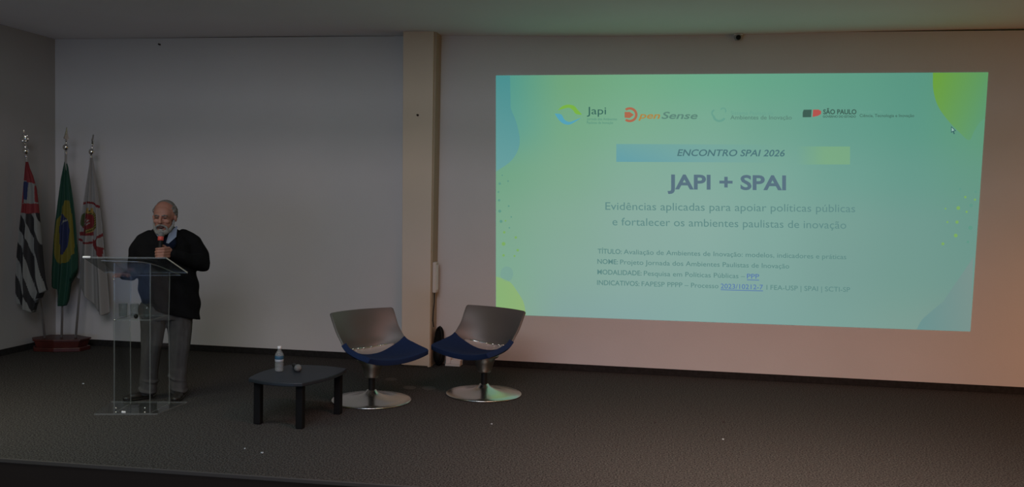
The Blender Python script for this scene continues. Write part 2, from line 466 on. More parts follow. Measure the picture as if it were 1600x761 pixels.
# bottom right grey-blue wave
blob('slide_swoosh', [(1515.8, 517.6), (1432, 514.8)] + curve([(1432, 514.8), (1440, 500), (1452, 490), (1475, 478), (1495, 455), (1508, 425), (1520.5, 402)]),
     lambda x, y: srgb(106 + (x-1432)*.16, 144, 142 - (x-1432)*.05))
blob('slide_dot', [(778 + 14 + 10*math.cos(a*PI/8), 428 + 12*math.sin(a*PI/8)) for a in range(16)], lambda x, y: srgb(120, 160, 146))

def inkm(name, rgb, gain=SLIDE_GAIN): return emis(name, srgb(*rgb), gain)
I_dark = inkm('ink_slate', (86, 122, 120)); I_title = inkm('ink_title', (88, 112, 126)); I_enc = inkm('ink_banner', (76, 114, 118))
I_logo = inkm('ink_logo_dark', (52, 96, 88)); I_faint = inkm('ink_faint', (104, 158, 140)); I_soft = inkm('ink_soft', (84, 140, 122))
I_mid = inkm('ink_mid', (96, 136, 132)); I_body = inkm('ink_body', (92, 132, 128)); I_orange = inkm('ink_orange', (168, 132, 70))
I_red = inkm('ink_red', (168, 104, 78)); I_blue = inkm('ink_blue', (84, 160, 182)); I_green = inkm('ink_green', (120, 176, 70))
I_link = inkm('ink_link', (84, 116, 168)); I_spr = inkm('ink_sp_red', (176, 84, 78)); I_spd = inkm('ink_sp_dark', (62, 92, 82))
I_lime = inkm('ink_lime', (122, 168, 96)); I_teal = inkm('ink_teal', (96, 148, 132)); I_gs = inkm('ink_grey_green', (92, 132, 118))
I_cur = inkm('ink_cursor', (60, 100, 100)); I_curw = inkm('ink_cursor_light', (150, 190, 180))

def text(name, s, x0, y0, x1, y1, cap, m, bold=0.0, shear=0.0, k=3):
    """s set between (x0,y0) and (x1,y1) on its baseline, capitals cap units high"""
    cu = bpy.data.curves.new(name, 'FONT'); cu.body = s; cu.size = 1.0; cu.offset = bold; cu.shear = shear
    cu.resolution_u = 4
    t = bpy.data.objects.new(name + '_t', cu); C.objects.link(t)
    dg = bpy.context.evaluated_depsgraph_get(); dg.update()
    me = bpy.data.meshes.new_from_object(t.evaluated_get(dg))
    bpy.data.objects.remove(t)
    xs = [v.co.x for v in me.vertices]; a, b = min(xs), max(xs)
    CAP = 0.729
    for v in me.vertices:
        q = (v.co.x - a) / (b - a); h = v.co.y / CAP * cap
        v.co = lay(x0 + (x1 - x0) * q, y0 + (y1 - y0) * q - h, k)
    me.name = name; me.materials.clear(); me.materials.append(m)
    o = bpy.data.objects.new(name, me); C.objects.link(o); o.parent = SL
    return o
def flat(name, polys, m, k=3):
    bm = bmesh.new()
    for P in polys:
        vs = [bm.verts.new(lay(x, y, k)) for x, y in P]
        f = bm.faces.new(vs)
    bmesh.ops.triangulate(bm, faces=bm.faces)
    me = bpy.data.meshes.new(name); bm.to_mesh(me); bm.free(); me.materials.append(m)
    o = bpy.data.objects.new(name, me); C.objects.link(o); o.parent = SL
    return o
def ringpoly(cx, cy, r0, r1, a0, a1, n=22, sy=1.0, taper=False):
    P = []
    for i in range(n):
        t0, t1 = a0 + (a1-a0)*i/n, a0 + (a1-a0)*(i+1)/n
        def rr(t):
            if not taper: return r0, r1
            w = math.sin(PI * (t - a0) / (a1 - a0)) ** .8; m_ = (r0 + r1)/2; d = (r1 - r0)/2
            return m_ - d*w, m_ + d*w
        q0, q1 = rr(t0), rr(t1)
        P.append([(cx + q0[0]*math.cos(t0), cy - sy*q0[0]*math.sin(t0)), (cx + q0[1]*math.cos(t0), cy - sy*q0[1]*math.sin(t0)),
                  (cx + q1[1]*math.cos(t1), cy - sy*q1[1]*math.sin(t1)), (cx + q1[0]*math.cos(t1), cy - sy*q1[0]*math.sin(t1))])
    return P
D = math.radians
# banners
def bansh(x, y):
    b = bgf(x, y); t = max(0, 1 - (x - 963) / 250.0); vv = (y - 225) / 28
    return blend(b, srgb(98, 156, 166), min(1, t * (0.75 + 0.35*vv)) * .9)
coloured('slide_banner', grid(24, 6, lambda u, v: (963 + 270*u, 225 + 28*v + 1.0*u, 1)), bansh, SL)
def yelsh(x, y): return blend(bgf(x, y), srgb(132, 176, 118), min(1, max(0, (x - 1246) / 42)) * .5)
coloured('slide_banner', grid(12, 3, lambda u, v: (1244 + 84*u, 229 + 28*v, 1)), yelsh, SL)
# logos
def swirl(pts_o, pts_i, nm, m):
    A = curve(pts_o, 6); B = curve(pts_i, 6)
    flat(nm, [[A[i], A[i+1], B[i+1], B[i]] for i in range(len(A)-1)], m)
swirl([(872, 172), (879, 166), (888, 163.5), (897, 165.5), (903, 172), (909, 178.5)], [(872, 172.5), (881, 170), (889, 168.5), (895, 172), (900, 178), (909, 179.5)], 'logo_swirl', I_green)
swirl([(867, 178), (873, 187), (880, 193), (889, 195), (898, 191), (907, 185)], [(867, 177.6), (877, 179), (882, 187), (889, 190.5), (897, 188.5), (907, 184.4)], 'logo_swirl', I_blue)
text('logo_text', 'Japi', 917, 178.6, 947, 178.8, 12.2, I_logo)
text('logo_text', 'Jornada dos Ambientes', 917, 188, 964, 188.2, 4.2, I_soft)
text('logo_text', 'Paulistas de Inovação', 917, 193.6, 958, 193.8, 4.2, I_soft)
flat('logo_ring', ringpoly(984, 179.4, 8.3, 12.2, D(-128), D(128), 24, .96), I_red)
flat('logo_ring', [[(976, 175.0), (984, 175.0), (990.5, 179.4), (984, 184.6), (976, 184.0), (981, 179.4)]], I_red)
text('logo_text', 'pen', 997.5, 185.2, 1031.5, 185.6, 10.6, I_orange, 0.018, 0.25)
text('logo_text', 'Sense', 1033.5, 185.6, 1090, 186.0, 11.2, I_gs, 0.018, 0.25)
flat('logo_ring', ringpoly(1124, 180, 7.5, 11, D(190), D(330), 12) + ringpoly(1117, 177, 3.5, 6, D(100), D(250), 10), I_faint, 2)
flat('logo_ring', ringpoly(1130, 173, 3.0, 5, D(-40), D(160), 10), I_faint, 2)
text('logo_text', 'Sistema Paulista de', 1142, 179.6, 1208, 179.8, 6.4, I_faint)
text('logo_text', 'Ambientes de Inovação', 1141, 186.6, 1237, 186.8, 6.6, I_gs, 0.012)
flat('logo_block', [[(1255.5, 171.6), (1268, 171.4), (1267.2, 183.2), (1254, 183.4), (1254.4, 179.6), (1254.0, 176)]], I_spd)
flat('logo_block', [[(1270.2, 171.4), (1279, 171.4), (1283, 174), (1282.4, 178.5), (1278, 181), (1269.4, 183.0)]], I_spr)
text('logo_text', 'SÃO PAULO', 1286, 178.4, 1338, 178.4, 7.6, I_spd, 0.030)
text('logo_text', 'GOVERNO DO ESTADO', 1285.5, 183.8, 1337, 183.8, 3.4, I_spd, 0.02)
text('logo_text', 'Secretaria de', 1343, 176, 1379, 176, 4.0, I_faint)
text('logo_text', 'Ciência, Tecnologia e Inovação', 1343, 183, 1428, 183, 4.9, I_spd, 0.004)
# cursor arrow
flat('mouse_cursor', [[(1485.6, 197), (1485.6, 208), (1488, 206), (1490, 210), (1491.6, 209), (1489.8, 205.2), (1493.4, 204.6)]], I_cur, 4)
flat('mouse_cursor', [[(1486.6, 199.4), (1486.6, 205.6), (1488.4, 204.4), (1490.8, 204.0)]], I_curw, 5)
# headline and body
text('heading_text', 'ENCONTRO SPAI 2026', 1058, 243.6, 1226, 244.4, 10.6, I_enc, 0.014, 0.22)
text('title_text', 'JAPI + SPAI', 1043, 295.0, 1228, 296.6, 23.0, I_title, 0.028)
text('subtitle_text', 'Evidências aplicadas para apoiar políticas públicas', 946, 327.8, 1336, 331.6, 12.6, I_mid)
text('subtitle_text', 'e fortalecer os ambientes paulistas de inovação', 957, 352.0, 1322, 357.4, 12.6, I_mid)
def para(lab, lx0, lx1, body, bx0, bx1, y0, y1, ext):
    f = lambda x: y0 + (y1 - y0) * (x - lx0) / (ext - lx0)
    text('caption_text', lab, lx0, f(lx0), lx1, f(lx1), 7.8, I_body, 0.012)
    text('caption_text', body, bx0, f(bx0), bx1, f(bx1), 7.8, I_body, 0.002)
    return f
para('TÍTULO:', 934, 971.5, 'Avaliação de Ambientes de Inovação: modelos, indicadores e práticas', 974.5, 1322, 396, 405, 1322)
para('NOME:', 933.5, 965.5, 'Projeto Jornada dos Ambientes Paulistas de Inovação', 969, 1233, 412, 419.5, 1233)
f3 = para('MODALIDADE:', 933.5, 1002.5, 'Pesquisa em Políticas Públicas –', 1006, 1164, 428.4, 435.6, 1186)
text('link_text', 'PPP', 1167, f3(1167), 1186, f3(1186), 7.8, I_link, .004)
flat('link_underline', [[(1167, f3(1167)+1.6), (1186, f3(1186)+1.6), (1186, f3(1186)+2.7), (1167, f3(1167)+2.7)]], I_link)
f4 = para('INDICATIVOS:', 933, 999, 'FAPESP PPPP – Processo', 1002.5, 1122.5, 445, 456.2, 1328)
text('link_text', '2023/10212-7', 1126, f4(1126), 1192, f4(1192), 7.8, I_link, .004)
flat('link_underline', [[(1126, f4(1126)+1.6), (1192, f4(1192)+1.6), (1192, f4(1192)+2.7), (1126, f4(1126)+2.7)]], I_link)
text('caption_text', 'I FEA-USP | SPAI | SCTI-SP', 1197.5, f4(1197), 1328, f4(1328), 7.8, I_body, .002)
# scattered decorative dots, left and right
def disc(x, y, r): return [(x + r*math.cos(a*PI/5), y + r*math.sin(a*PI/5)) for a in range(10)]
flat('slide_dots', [disc(*t) for t in ((781,287,2),(794,283,1.4),(785,274,1.2),(780,313,2),(795,322,1.4),(781,330,2.4),(799,339,1.2),(783,346,2.4),(796,356,1.2),(779,300,1.6),(1517,321,3),(1516,356,3.4),(1500,296,2),(1524,300,2),(1512,378,2))], I_teal, 2)
flat('slide_dots', [disc(*t) for t in ((788,363,2),(787,381,3),(806,371,2),(809,391,2),(787,399,2),(804,400,1.6),(790,345,1.4),(1497,325,3),(1510,331,1.8),(1495,347,2.6),(1493,368,3),(1473,381,2.4),(1480,347,1.6),(1508,308,2),(1523,312,1.8),(1477,326,1.4))], I_lime, 2)

# ================================================================== THE SPEAKER
MX = Vector((-4.295, 7.085, 0)); MR = math.atan2(.514, .858)
man = thing('person', 'bearded person in black jacket and grey trousers speaking behind the clear lectern', 'person', MX, MR)
HB = 1.13
def hd(x, y, z):   # head space -> person space
    v = Vector((x * 1.10, y, z)) * HB
    v = Matrix.Rotation(D(5), 3, 'X') @ v
    v = Matrix.Rotation(D(-19), 3, 'Z') @ v
    return v + Vector((0.052, -0.085, 1.600))
HR = (D(5), 0, D(-19))
def hell(bm, c, r, seg=20, rot=None): ell(bm, hd(*c), (r[0]*1.10*HB, r[1]*HB, r[2]*HB), rot or HR, seg)
bm = bmesh.new()
hell(bm, (0, .022, .030), (.074, .092, .092), 28)       # cranium
hell(bm, (0, -.030, .028), (.060, .052, .062), 24)      # forehead
hell(bm, (0, -.028, -.050), (.056, .056, .068), 24)     # face
hell(bm, (0, -.058, -.094), (.030, .026, .024))         # chin
hell(bm, (0, -.074, .020), (.046, .012, .010))          # brow
for s in (-1, 1):
    hell(bm, (s*.034, -.062, -.028), (.022, .018, .020))   # cheek
    hell(bm, (s*.074, .012, -.012), (.009, .017, .028))    # ear
    hell(bm, (s*.072, .006, .000), (.012, .010, .012))
    caps(bm, hd(s*.013, -.082, -.032), hd(s*.010, -.085, -.032), .010*HB, .009*HB)
    hell(bm, (s*.028, -.068, .002), (.013, .012, .009))    # eyelid
chain(bm, [hd(0, -.080, .010), hd(0, -.094, -.014), hd(0, -.101, -.030)], [.009*HB, .011*HB, .0145*HB])
# neck, trunk, arms, legs
caps(bm, hd(0, .02, -.07), (.045, -.01, 1.44), .062, .070)
loft(bm, [(.86, .06, .02, .165, .115), (1.0, .06, .02, .16, .115), (1.2, .06, .01, .19, .125), (1.36, .06, 0, .19, .11), (1.46, .05, 0, .10, .08)])
chain(bm, [(-.11, .02, 1.36), (-.185, .055, 1.13), (-.250, -.13, 1.100)], [.050, .038, .030])
chain(bm, [(.25, .01, 1.36), (.362, -.03, 1.19), (.20, -.195, 1.255), (.135, -.235, 1.285)], [.050, .040, .033, .032])
for pts in ([(-.03, .02, .88), (-.050, -.02, .45), (-.078, .02, .09)], [(.14, .02, .88), (.178, -.03, .45), (.174, .0, .09)]):
    chain(bm, pts, [.085, .052, .036])
# hand round the microphone: palm, four unequal fingers, thumb
MIC_T = Vector((.028, -.262, 1.476)); MIC_B = Vector((.012, -.305, 1.236))
def mic_at(t): return MIC_T.lerp(MIC_B, t)
ell(bm, (.088, -.252, 1.300), (.030, .024, .045), (0, D(12), D(-20)))
caps(bm, (.125, -.238, 1.288), (.095, -.250, 1.296), .030, .026)
fz = [1.336, 1.311, 1.287, 1.265]; fl_ = [1.0, 1.08, 1.02, .86]
for z, L in zip(fz, fl_):
    c = mic_at((1.476 - z) / .240)
    pts = [(.090, -.275, z + .004), (c.x + .030*L, c.y - .032, z + .003), (c.x - .012*L, c.y - .033, z), (c.x - .030*L, c.y - .006, z - .003), (c.x - .014, c.y + .018, z - .004)]
    chain(bm, pts, [.0125, .0118, .0108, .0098, .0085], 12)
c = mic_at(.50)
chain(bm, [(.082, -.235, 1.325), (.052, -.232, 1.352), (c.x + .006, c.y + .027, 1.362)], [.014, .0125, .0105], 12)
# other hand resting on the lectern
HX, HY, HZ = .140, -.005, -.058
ell(bm, (-.405 + HX, -.165 + HY, 1.165 + HZ), (.040, .050, .018), (0, 0, D(40)))
caps(bm, (-.375 + HX, -.12 + HY, 1.155 + HZ), (-.395 + HX, -.15 + HY, 1.163 + HZ), .028, .026)
for k, (dx, L) in enumerate(((-.028, .062), (-.010, .076), (.009, .074), (.027, .058))):
    b0 = Vector((-.425 + HX + dx*.75, -.200 + HY - dx*.6, 1.166 + HZ)); d = Vector((-.55 - k*.02 + dx*1.5, -.83, 0)).normalized()
    chain(bm, [b0, b0 + d*L*.5 + Vector((0, 0, .010)), b0 + d*L*.85 + Vector((0, 0, -.002)), b0 + d*L + Vector((0, 0, -.012))], [.0115, .0105, .0095, .0085], 12)
chain(bm, [(-.375 + HX, -.160 + HY, 1.162 + HZ), (-.362 + HX, -.195 + HY, 1.160 + HZ), (-.375 + HX, -.228 + HY, 1.155 + HZ)], [.014, .012, .010], 12)
body = fuse('body', bm, M['skin'], man, .0042, 3)

# eyes, brows, mouth
bm = bmesh.new()
bm.free()
for s in (-1, 1):
    bm = bmesh.new(); hell(bm, (s*.028, -.0775, .000), (.0105, .006, .0048), 14)
    obj('eye', bm, M['eye'], man, smooth=True)
for s in (-1, 1):
    bm = bmesh.new(); chain(bm, [hd(s*.012, -.086, .016), hd(s*.028, -.086, .021), hd(s*.046, -.074, .015)], [.0045, .0055, .003], 10)
    obj('eyebrow', bm, M['hair'], man, smooth=True)
bm = bmesh.new(); hell(bm, (0, -.0900, -.070), (.022, .010, .0100), 14)
obj('mouth', bm, M['mouth'], man, smooth=True)
# beard and moustache
bm = bmesh.new()
for s in (-1, 1):
    chain(bm, [hd(s*.068, -.008, -.028), hd(s*.064, -.022, -.062), hd(s*.050, -.046, -.092), hd(s*.026, -.072, -.112), hd(0, -.080, -.118)], [.008*HB, .010*HB, .014*HB, .019*HB, .022*HB])
    chain(bm, [hd(0, -.094, -.052), hd(s*.018, -.089, -.057), hd(s*.036, -.075, -.072), hd(s*.040, -.066, -.092)], [.006*HB, .0070*HB, .0080*HB, .0105*HB])
hell(bm, (0, -.080, -.112), (.028, .020, .022)); hell(bm, (0, -.074, -.132), (.022, .016, .018))
hell(bm, (0, -.087, -.092), (.016, .010, .010))
fuse('beard', bm, M['beard'], man, .0035, 3)
# hair: fringe round the sides and back, thin over the crown
bm = bmesh.new()
for s in (-1, 1):
    for y, z, r in ((.010, .045, .020), (.034, .030, .024), (.058, .020, .024), (.034, .062, .024), (.004, .068, .014), (.048, .000, .022), (.010, .016, .012), (-.006, .045, .013), (.070, .045, .024), (-.012, .066, .010)):
        hell(bm, (s*(.068 - max(0, y-.03)*.35 - max(0, z-.045)*.42), y, z), (r*.75, r, r*1.05))
hell(bm, (0, .055, .040), (.070, .070, .082), 24)
hell(bm, (0, .036, .066), (.066, .074, .062), 24)
fuse('hair', bm, M['hair'], man, .004, 3)

# jacket: trunk and both sleeves as one cloth
bm = bmesh.new()
loft(bm, [(.745, .120, .01, .236, .150, -.26), (.82, .108, .01, .244, .158, -.10), (.95, .095, .01, .248, .165), (1.12, .080, .005, .246, .170), (1.26, .065, 0, .245, .165),
          (1.36, .065, .005, .235, .145), (1.42, .062, .01, .195, .120), (1.475, .058, .015, .115, .095), (1.515, .056, .02, .080, .078)])
chain(bm, [(-.070, .02, 1.415), (-.142, .02, 1.352), (-.176, .05, 1.240), (-.185, .06, 1.125), (-.215, -.03, 1.092), (-.238, -.115, 1.096), (-.262, -.165, 1.098)], [.066, .074, .070, .062, .050, .042, .036])
chain(bm, [(.215, .01, 1.425), (.300, .0, 1.365), (.345, -.01, 1.265), (.368, -.03, 1.190), (.290, -.12, 1.215), (.185, -.205, 1.262), (.128, -.240, 1.285)], [.068, .078, .076, .074, .062, .050, .043])
def folds(co):
    w = .006 * math.sin(co.z*38 + co.x*22) + .004*math.sin(co.x*55 + co.z*16)
    n = Vector((co.x - .065, co.y, 0)); n = n.normalized() if n.length > 1e-3 else n
    return co + n * w
fuse('jacket', bm, M['coat'], man, .008, 3, folds)
# navy sweater V, shirt collar
bm = bmesh.new()
ell(bm, (.098, -.128, 1.375), (.056, .040, .062), (D(-14), 0, 0))
obj('sweater', bm, M['sweater'], man, smooth=True)
bm = bmesh.new()
prism(bm, [(.066, -.182, 1.378), (.088, -.184, 1.372), (.150, -.140, 1.430), (.160, -.085, 1.520), (.095, -.135, 1.478)],
          [(.066, -.168, 1.378), (.088, -.170, 1.372), (.146, -.126, 1.430), (.150, -.070, 1.520), (.092, -.120, 1.478)])
prism(bm, [(.040, -.176, 1.398), (.030, -.180, 1.392), (-.020, -.128, 1.455), (-.022, -.100, 1.494), (.010, -.138, 1.478)],
          [(.040, -.164, 1.398), (.030, -.168, 1.392), (-.016, -.116, 1.455), (-.018, -.088, 1.494), (.010, -.126, 1.478)])
lathe(bm, [(.080, 1.455), (.083, 1.49), (.078, 1.52), (.070, 1.52), (.070, 1.455)], 28, (.052, -.035, 0), 1, 1)
obj('shirt_collar', bm, M['shirt'], man, bevel=.003, smooth=False)
# trousers
bm = bmesh.new()
loft(bm, [(.70, .070, .01, .195, .125), (.80, .072, .01, .200, .130), (.92, .072, .01, .20, .13), (1.0, .07, .01, .18, .12)])
chain(bm, [(-.045, .02, .78), (-.040, .00, .62), (-.050, -.02, .45), (-.066, .00, .28), (-.074, .01, .16), (-.078, .0, .085)], [.115, .100, .082, .073, .072, .074])
chain(bm, [(.178, .01, .78), (.180, .00, .62), (.178, -.03, .45), (.170, -.02, .28), (.166, -.02, .15), (.172, -.02, .078)], [.120, .106, .088, .076, .073, .076])
for p, r in (((-.085, -.01, .080), .070), ((-.064, .0, .17), .068), ((.178, -.03, .080), .072), ((.162, -.02, .18), .074)):
    ell(bm, p, (r*1.14, r*1.1, r*.35), (D(12), D(14), 0))
def tf(co):
    k = max(0.0, 1 - co.z / .75)
    n = .012 * math.sin(co.z*46 + co.x*40 + co.y*30) * max(0, k - .55) + .004*math.sin(co.z*9 - co.x*75 + co.y*30)
    cx = -.055 if co.x < .065 else .185
    d = Vector((co.x - cx, co.y, 0)); d = d.normalized() if d.length > 1e-3 else d
    c2 = co + d * n
    if c2.z < .035: c2.z = .035 + (c2.z - .035) * .15
    return c2
fuse('trousers', bm, M['trouser'], man, .007, 2, tf)
# shoes
def shoe(o, ang):
    bm = bmesh.new(); R_ = Matrix.Translation(o) @ Matrix.Rotation(ang, 4, 'Z')
    def P(x, y, z): return R_ @ Vector((x, y, z))
    ell(bm, P(0, .0, .045), (.042, .058, .045), (0, 0, ang)); ell(bm, P(0, -.10, .036), (.046, .085, .034), (0, 0, ang))
    ell(bm, P(0, -.165, .028), (.040, .052, .026), (0, 0, ang)); ell(bm, P(0, .0, .075), (.044, .05, .03), (0, 0, ang))
    box_ = [P(x, y, z) for z in (.002, .016) for x, y in ((-.036, .052), (-.044, -.10), (-.036, -.19), (0, -.213), (.036, -.19), (.044, -.10), (.036, .052), (0, .062))]
    prism(bm, box_[:8], box_[8:])
    fuse('shoe', bm, M['shoe'], man, .005, 2, lambda c: Vector((c.x, c.y, max(c.z, .001))))
shoe((-.085, .02, 0), D(-62)); shoe((.188, -.02, 0), D(-14))

# microphone in the hand
mw = lambda v: Matrix.Translation(MX) @ Matrix.Rotation(MR, 4, 'Z') @ Vector(v)
def microphone(base, tip, label, group=None, ring=True, sc=1.0):
    """base = tail end, tip = top of the head; its own Empty at the tail, local +Z to the head"""
    b, t = Vector(base), Vector(tip); L = (t - b).length
    o = thing('microphone', label, 'microphone', b, 0, group)
    o.rotation_euler = (t - b).to_track_quat('Z', 'Y').to_euler()
    rh = .026 * sc
    bm = bmesh.new(); lathe(bm, [(0, 0), (.011*sc, 0), (.013*sc, .01), (.015*sc, L*.45), (.019*sc, L - rh*2.4), (.021*sc, L - rh*1.9), (0, L - rh*1.9)], 20)
    obj('handle', bm, M['black'], o, smooth=True)
    bm = bmesh.new(); lathe(bm, [(0, L - rh*1.95), (.020*sc, L - rh*1.95), (rh*.98, L - rh*1.2), (rh, L - rh), (rh*.9, L - rh*.5), (rh*.55, L - rh*.12), (0, L)], 24)
    obj('grille', bm, M['grille'], o, smooth=True)
    bm = bmesh.new()
    if ring: lathe(bm, [(.0205*sc, L - rh*2.9), (.0235*sc, L - rh*2.8), (.0245*sc, L - rh*1.6), (.021*sc, L - rh*1.5)], 24)
    else: lathe(bm, [(.0205*sc, L - rh*1.35), (.0270*sc, L - rh*1.3), (.0270*sc, L - rh*1.05), (.021*sc, L - rh*1.0)], 24)
    obj('ring', bm, M['red_ring'] if ring else M['black'], o, smooth=True)
    if ring: o.children[-1]['label'] = 'red ring below the grille'
    return o
microphone(mw(MIC_B), mw(MIC_T), 'black handheld microphone with red ring held up to the mouth of the speaker', ring=True)

# ================================================================== LECTERN
LO = Vector((-4.23, 6.68, 0))
lec = thing('lectern', 'clear acrylic lectern with sloped reading top, open column and flat base plate', 'lectern', LO)
def rel(p): return (p[0]-LO.x, p[1]-LO.y, p[2] if len(p) > 2 else 0)
def r2(p): return (p[0]-LO.x, p[1]-LO.y)
BASE = [r2(p) for p in ((-4.437, 6.403), (-3.962, 6.536), (-3.948, 6.973), (-4.565, 6.823))]
bm = bmesh.new(); slab(bm, BASE, .002, .014, 0, 1)
obj('base_plate', bm, [M['acryl'], M['acryl_edge']], lec)
F0, F1, R1, R0 = [Vector(r2(p)) for p in ((-4.304, 6.459), (-4.022, 6.532), (-4.046, 6.862), (-4.359, 6.792))]
def wallsheet(name, a, b, z0, z1a, z1b, t=.008, curve_in=0):
    d = (b - a).normalized(); n = Vector((-d.y, d.x)) * t
    bm = bmesh.new()
    N = 14; L = (b - a)
    ring0, ring1 = [], []
    # vertical outline, rear edge may be curved inwards
    outl = [(0, z0), (1, z0)]
    for i in range(1, N):
        z = z0 + (z1b - z0) * i / N
        outl.append((1 - curve_in * math.sin(PI * (i / N)) ** 2 * (1 if i/N > .5 else .35), z))
    outl += [(1, z1b), (0, z1a)]
    p0 = [(a.x + L.x*s, a.y + L.y*s, z) for s, z in outl]; p1 = [(x + n.x, y + n.y, z) for x, y, z in p0]
    prism(bm, p0, p1, 0, 1)
    obj(name, bm, [M['acryl'], M['acryl_edge']], lec)
def topz(x, y):   # underside height of the sloping top at local x, y
    return TOPF(x, y)
A_, B_, C_, D_ = [Vector(rel(p)) for p in ((-4.467, 6.32, 1.288), (-3.866, 6.5, 1.292), (-3.926, 6.93, 1.139), (-4.595, 6.78, 1.132))]
nrm = (B_ - A_).cross(D_ - A_).normalized()
def TOPF(x, y): return A_.z - (nrm.x*(x - A_.x) + nrm.y*(y - A_.y)) / nrm.z - .030
wallsheet('front_panel', F0, F1, .014, TOPF(*F0), TOPF(*F1))
wallsheet('side_panel', F1, R1, .014, TOPF(*F1), TOPF(*R1), curve_in=.06)
wallsheet('side_panel', F0 + Vector((.008, .008)), R0, .014, TOPF(*F0), TOPF(*R0), curve_in=.06)
bm = bmesh.new()
poly = [A_, B_, C_, D_]
prism(bm, [p + Vector((0, 0, -.012)) for p in poly], poly, 0, 1)
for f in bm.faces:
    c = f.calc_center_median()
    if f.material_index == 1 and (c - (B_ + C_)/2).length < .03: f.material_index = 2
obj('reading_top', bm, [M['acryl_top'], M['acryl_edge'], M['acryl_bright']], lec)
# lip along the low edge
bm = bmesh.new()
up = Vector((0, 0, .022)); inn = (A_ - D_).normalized() * .010
prism(bm, [D_, C_, C_ + inn, D_ + inn], [D_ + up, C_ + up, C_ + up + inn, D_ + up + inn], 0, 0)
obj('paper_lip', bm, [M['acryl']], lec)
# clamp at left front corner of the top
bm = bmesh.new(); lathe(bm, [(0, -.004), (.008, -.004), (.010, .0), (.010, .052), (.006, .056), (0, .056)], 16)
lc = obj('end_cap', bm, M['capw'], lec, smooth=True); lc.location = A_ + Vector((.0, -.006, -.004)); lc.rotation_euler = (0, D(90), D(16))
# second plate just below the top with a rounded corner
q0, q1, q2, q3 = [Vector(rel(p)) for p in ((-4.358, 6.38, 1.262), (-4.017, 6.52, 1.249), (-3.974, 6.9, 1.116), (-4.484, 6.8, 1.102))]
pl = [q0, q0.lerp(q1, .8), q1.lerp(q2, .04), q1.lerp(q2, .18), q1.lerp(q2, .5), q2, q3]
pl = [q0, q0.lerp(q1, .75)] + [q0.lerp(q1, .75)*(1-t)**2 + q1*2*t*(1-t) + q1.lerp(q2, .45)*t*t for t in (.25, .5, .75, 1)] + [q2, q3]
pl2 = []
for p in pl: pl2.append(Vector((p.x, p.y, min(p.z, TOPF(p.x, p.y) + .010))))
bm = bmesh.new(); prism(bm, [p - Vector((0, 0, .008)) for p in pl2], pl2, 0, 1)
obj('support_plate', bm, [M['acryl'], M['acryl_edge']], lec)
# shelf
ins = .010
SH = [F0 + Vector((.014, .012)), F1 + Vector((-.006, .012)), R1 + Vector((-.006, -.03)), R0 + Vector((.014, -.03))]
bm = bmesh.new(); slab(bm, SH, .768, .778, 0, 1)
obj('shelf', bm, [M['acryl'], M['acryl_edge']], lec)
# screws
for (s, z) in ((.08, .055), (.86, .055), (.08, .020), (.86, .020), (.05, .772), (.02, 1.10)):
    p = F0.lerp(F1, s); bm = bmesh.new(); ell(bm, (p.x, p.y - .004, z), (.007, .006, .007), seg=12)
    obj('screw', bm, M['screw'], lec, smooth=True)
p = F0.lerp(F1, .30); bm = bmesh.new(); box(bm, (p.x - .020, p.y - .012, .003 + .012), (p.x + .016, p.y - .004, .032)); obj('maker_tag', bm, M['capw'], lec, bevel=.003)
# inner hinge notch on the side panel
# things on the shelf
def tumbler_proto(loc, label):
    o = thing('drinking_glass', label, 'glass', loc, 0, 'drinking glasses on the lectern shelf')
    bm = bmesh.new(); lathe(bm, [(0, .0), (.029, .0), (.031, .004), (.034, .112), (.0325, .113), (.0295, .016), (0, .014)], 28)
    obj('tumbler_wall', bm, M['glass'], o, smooth=True)
    bm = bmesh.new(); lathe(bm, [(0, .014), (.0292, .0142), (.0298, .030), (0, .030)], 24)
    obj('water', bm, M['water'], o, smooth=True)
    return o
g0 = tumbler_proto((-4.300, 6.585, .7785), 'clear glass nearest the left side of the lectern shelf')
for p, l in (((-4.215, 6.612, .7785), 'clear glass in the middle of the three on the lectern shelf'),
             ((-4.118, 6.640, .7785), 'clear glass on the lectern shelf right of the small black object')):
    r = g0.copy(); C.objects.link(r); r.location = p; r['label'] = l
    for ch in list(g0.children):
        c = ch.copy(); C.objects.link(c); c.parent = r
bm = bmesh.new(); ell(bm, (0, 0, .0175), (.017, .017, .017)); lathe(bm, [(0, 0), (.010, 0), (.012, .004), (.009, .010), (0, .010)], 16)
k = obj('black_stopper', bm, M['black'], smooth=True); k.location = (-4.172, 6.565, .7785)
tag(k, 'small round black object between the glasses on the lectern shelf', 'stopper')

# ================================================================== COFFEE TABLE
TZ = .372
TO = Vector((-2.83, 6.70, 0))
tab = thing('coffee_table', 'low dark table with slate blue bowed top and black square legs', 'table', TO)
cor = [Vector(p) for p in ((-3.125, 6.420), (-2.652, 6.345), (-2.515, 7.000), (-3.040, 7.030))]
out = []
cen = sum(cor, Vector((0, 0))) / 4
for i in range(4):
    a, b = cor[i], cor[(i+1) % 4]; m_ = (a + b)/2; n = (m_ - cen).normalized()
    for s in range(10):
        t = .02 + .96 * s / 10
        out.append(tuple(a.lerp(b, t) + n * (.050 * math.sin(PI * t)) - TO.xy))
bm = bmesh.new(); slab(bm, out, TZ - .030, TZ)
obj('table_top', bm, M['tabletop'], tab, bevel=.006)
for (x, y) in ((-3.062, 6.478), (-2.690, 6.425), (-2.572, 6.935), (-2.915, 6.955)):
    bm = bmesh.new(); s = .029
    box(bm, (x - s - TO.x, y - s - TO.y, 0), (x + s - TO.x, y + s - TO.y, TZ - .030))
    obj('leg', bm, M['tableleg'], tab, bevel=.008, seg=3)

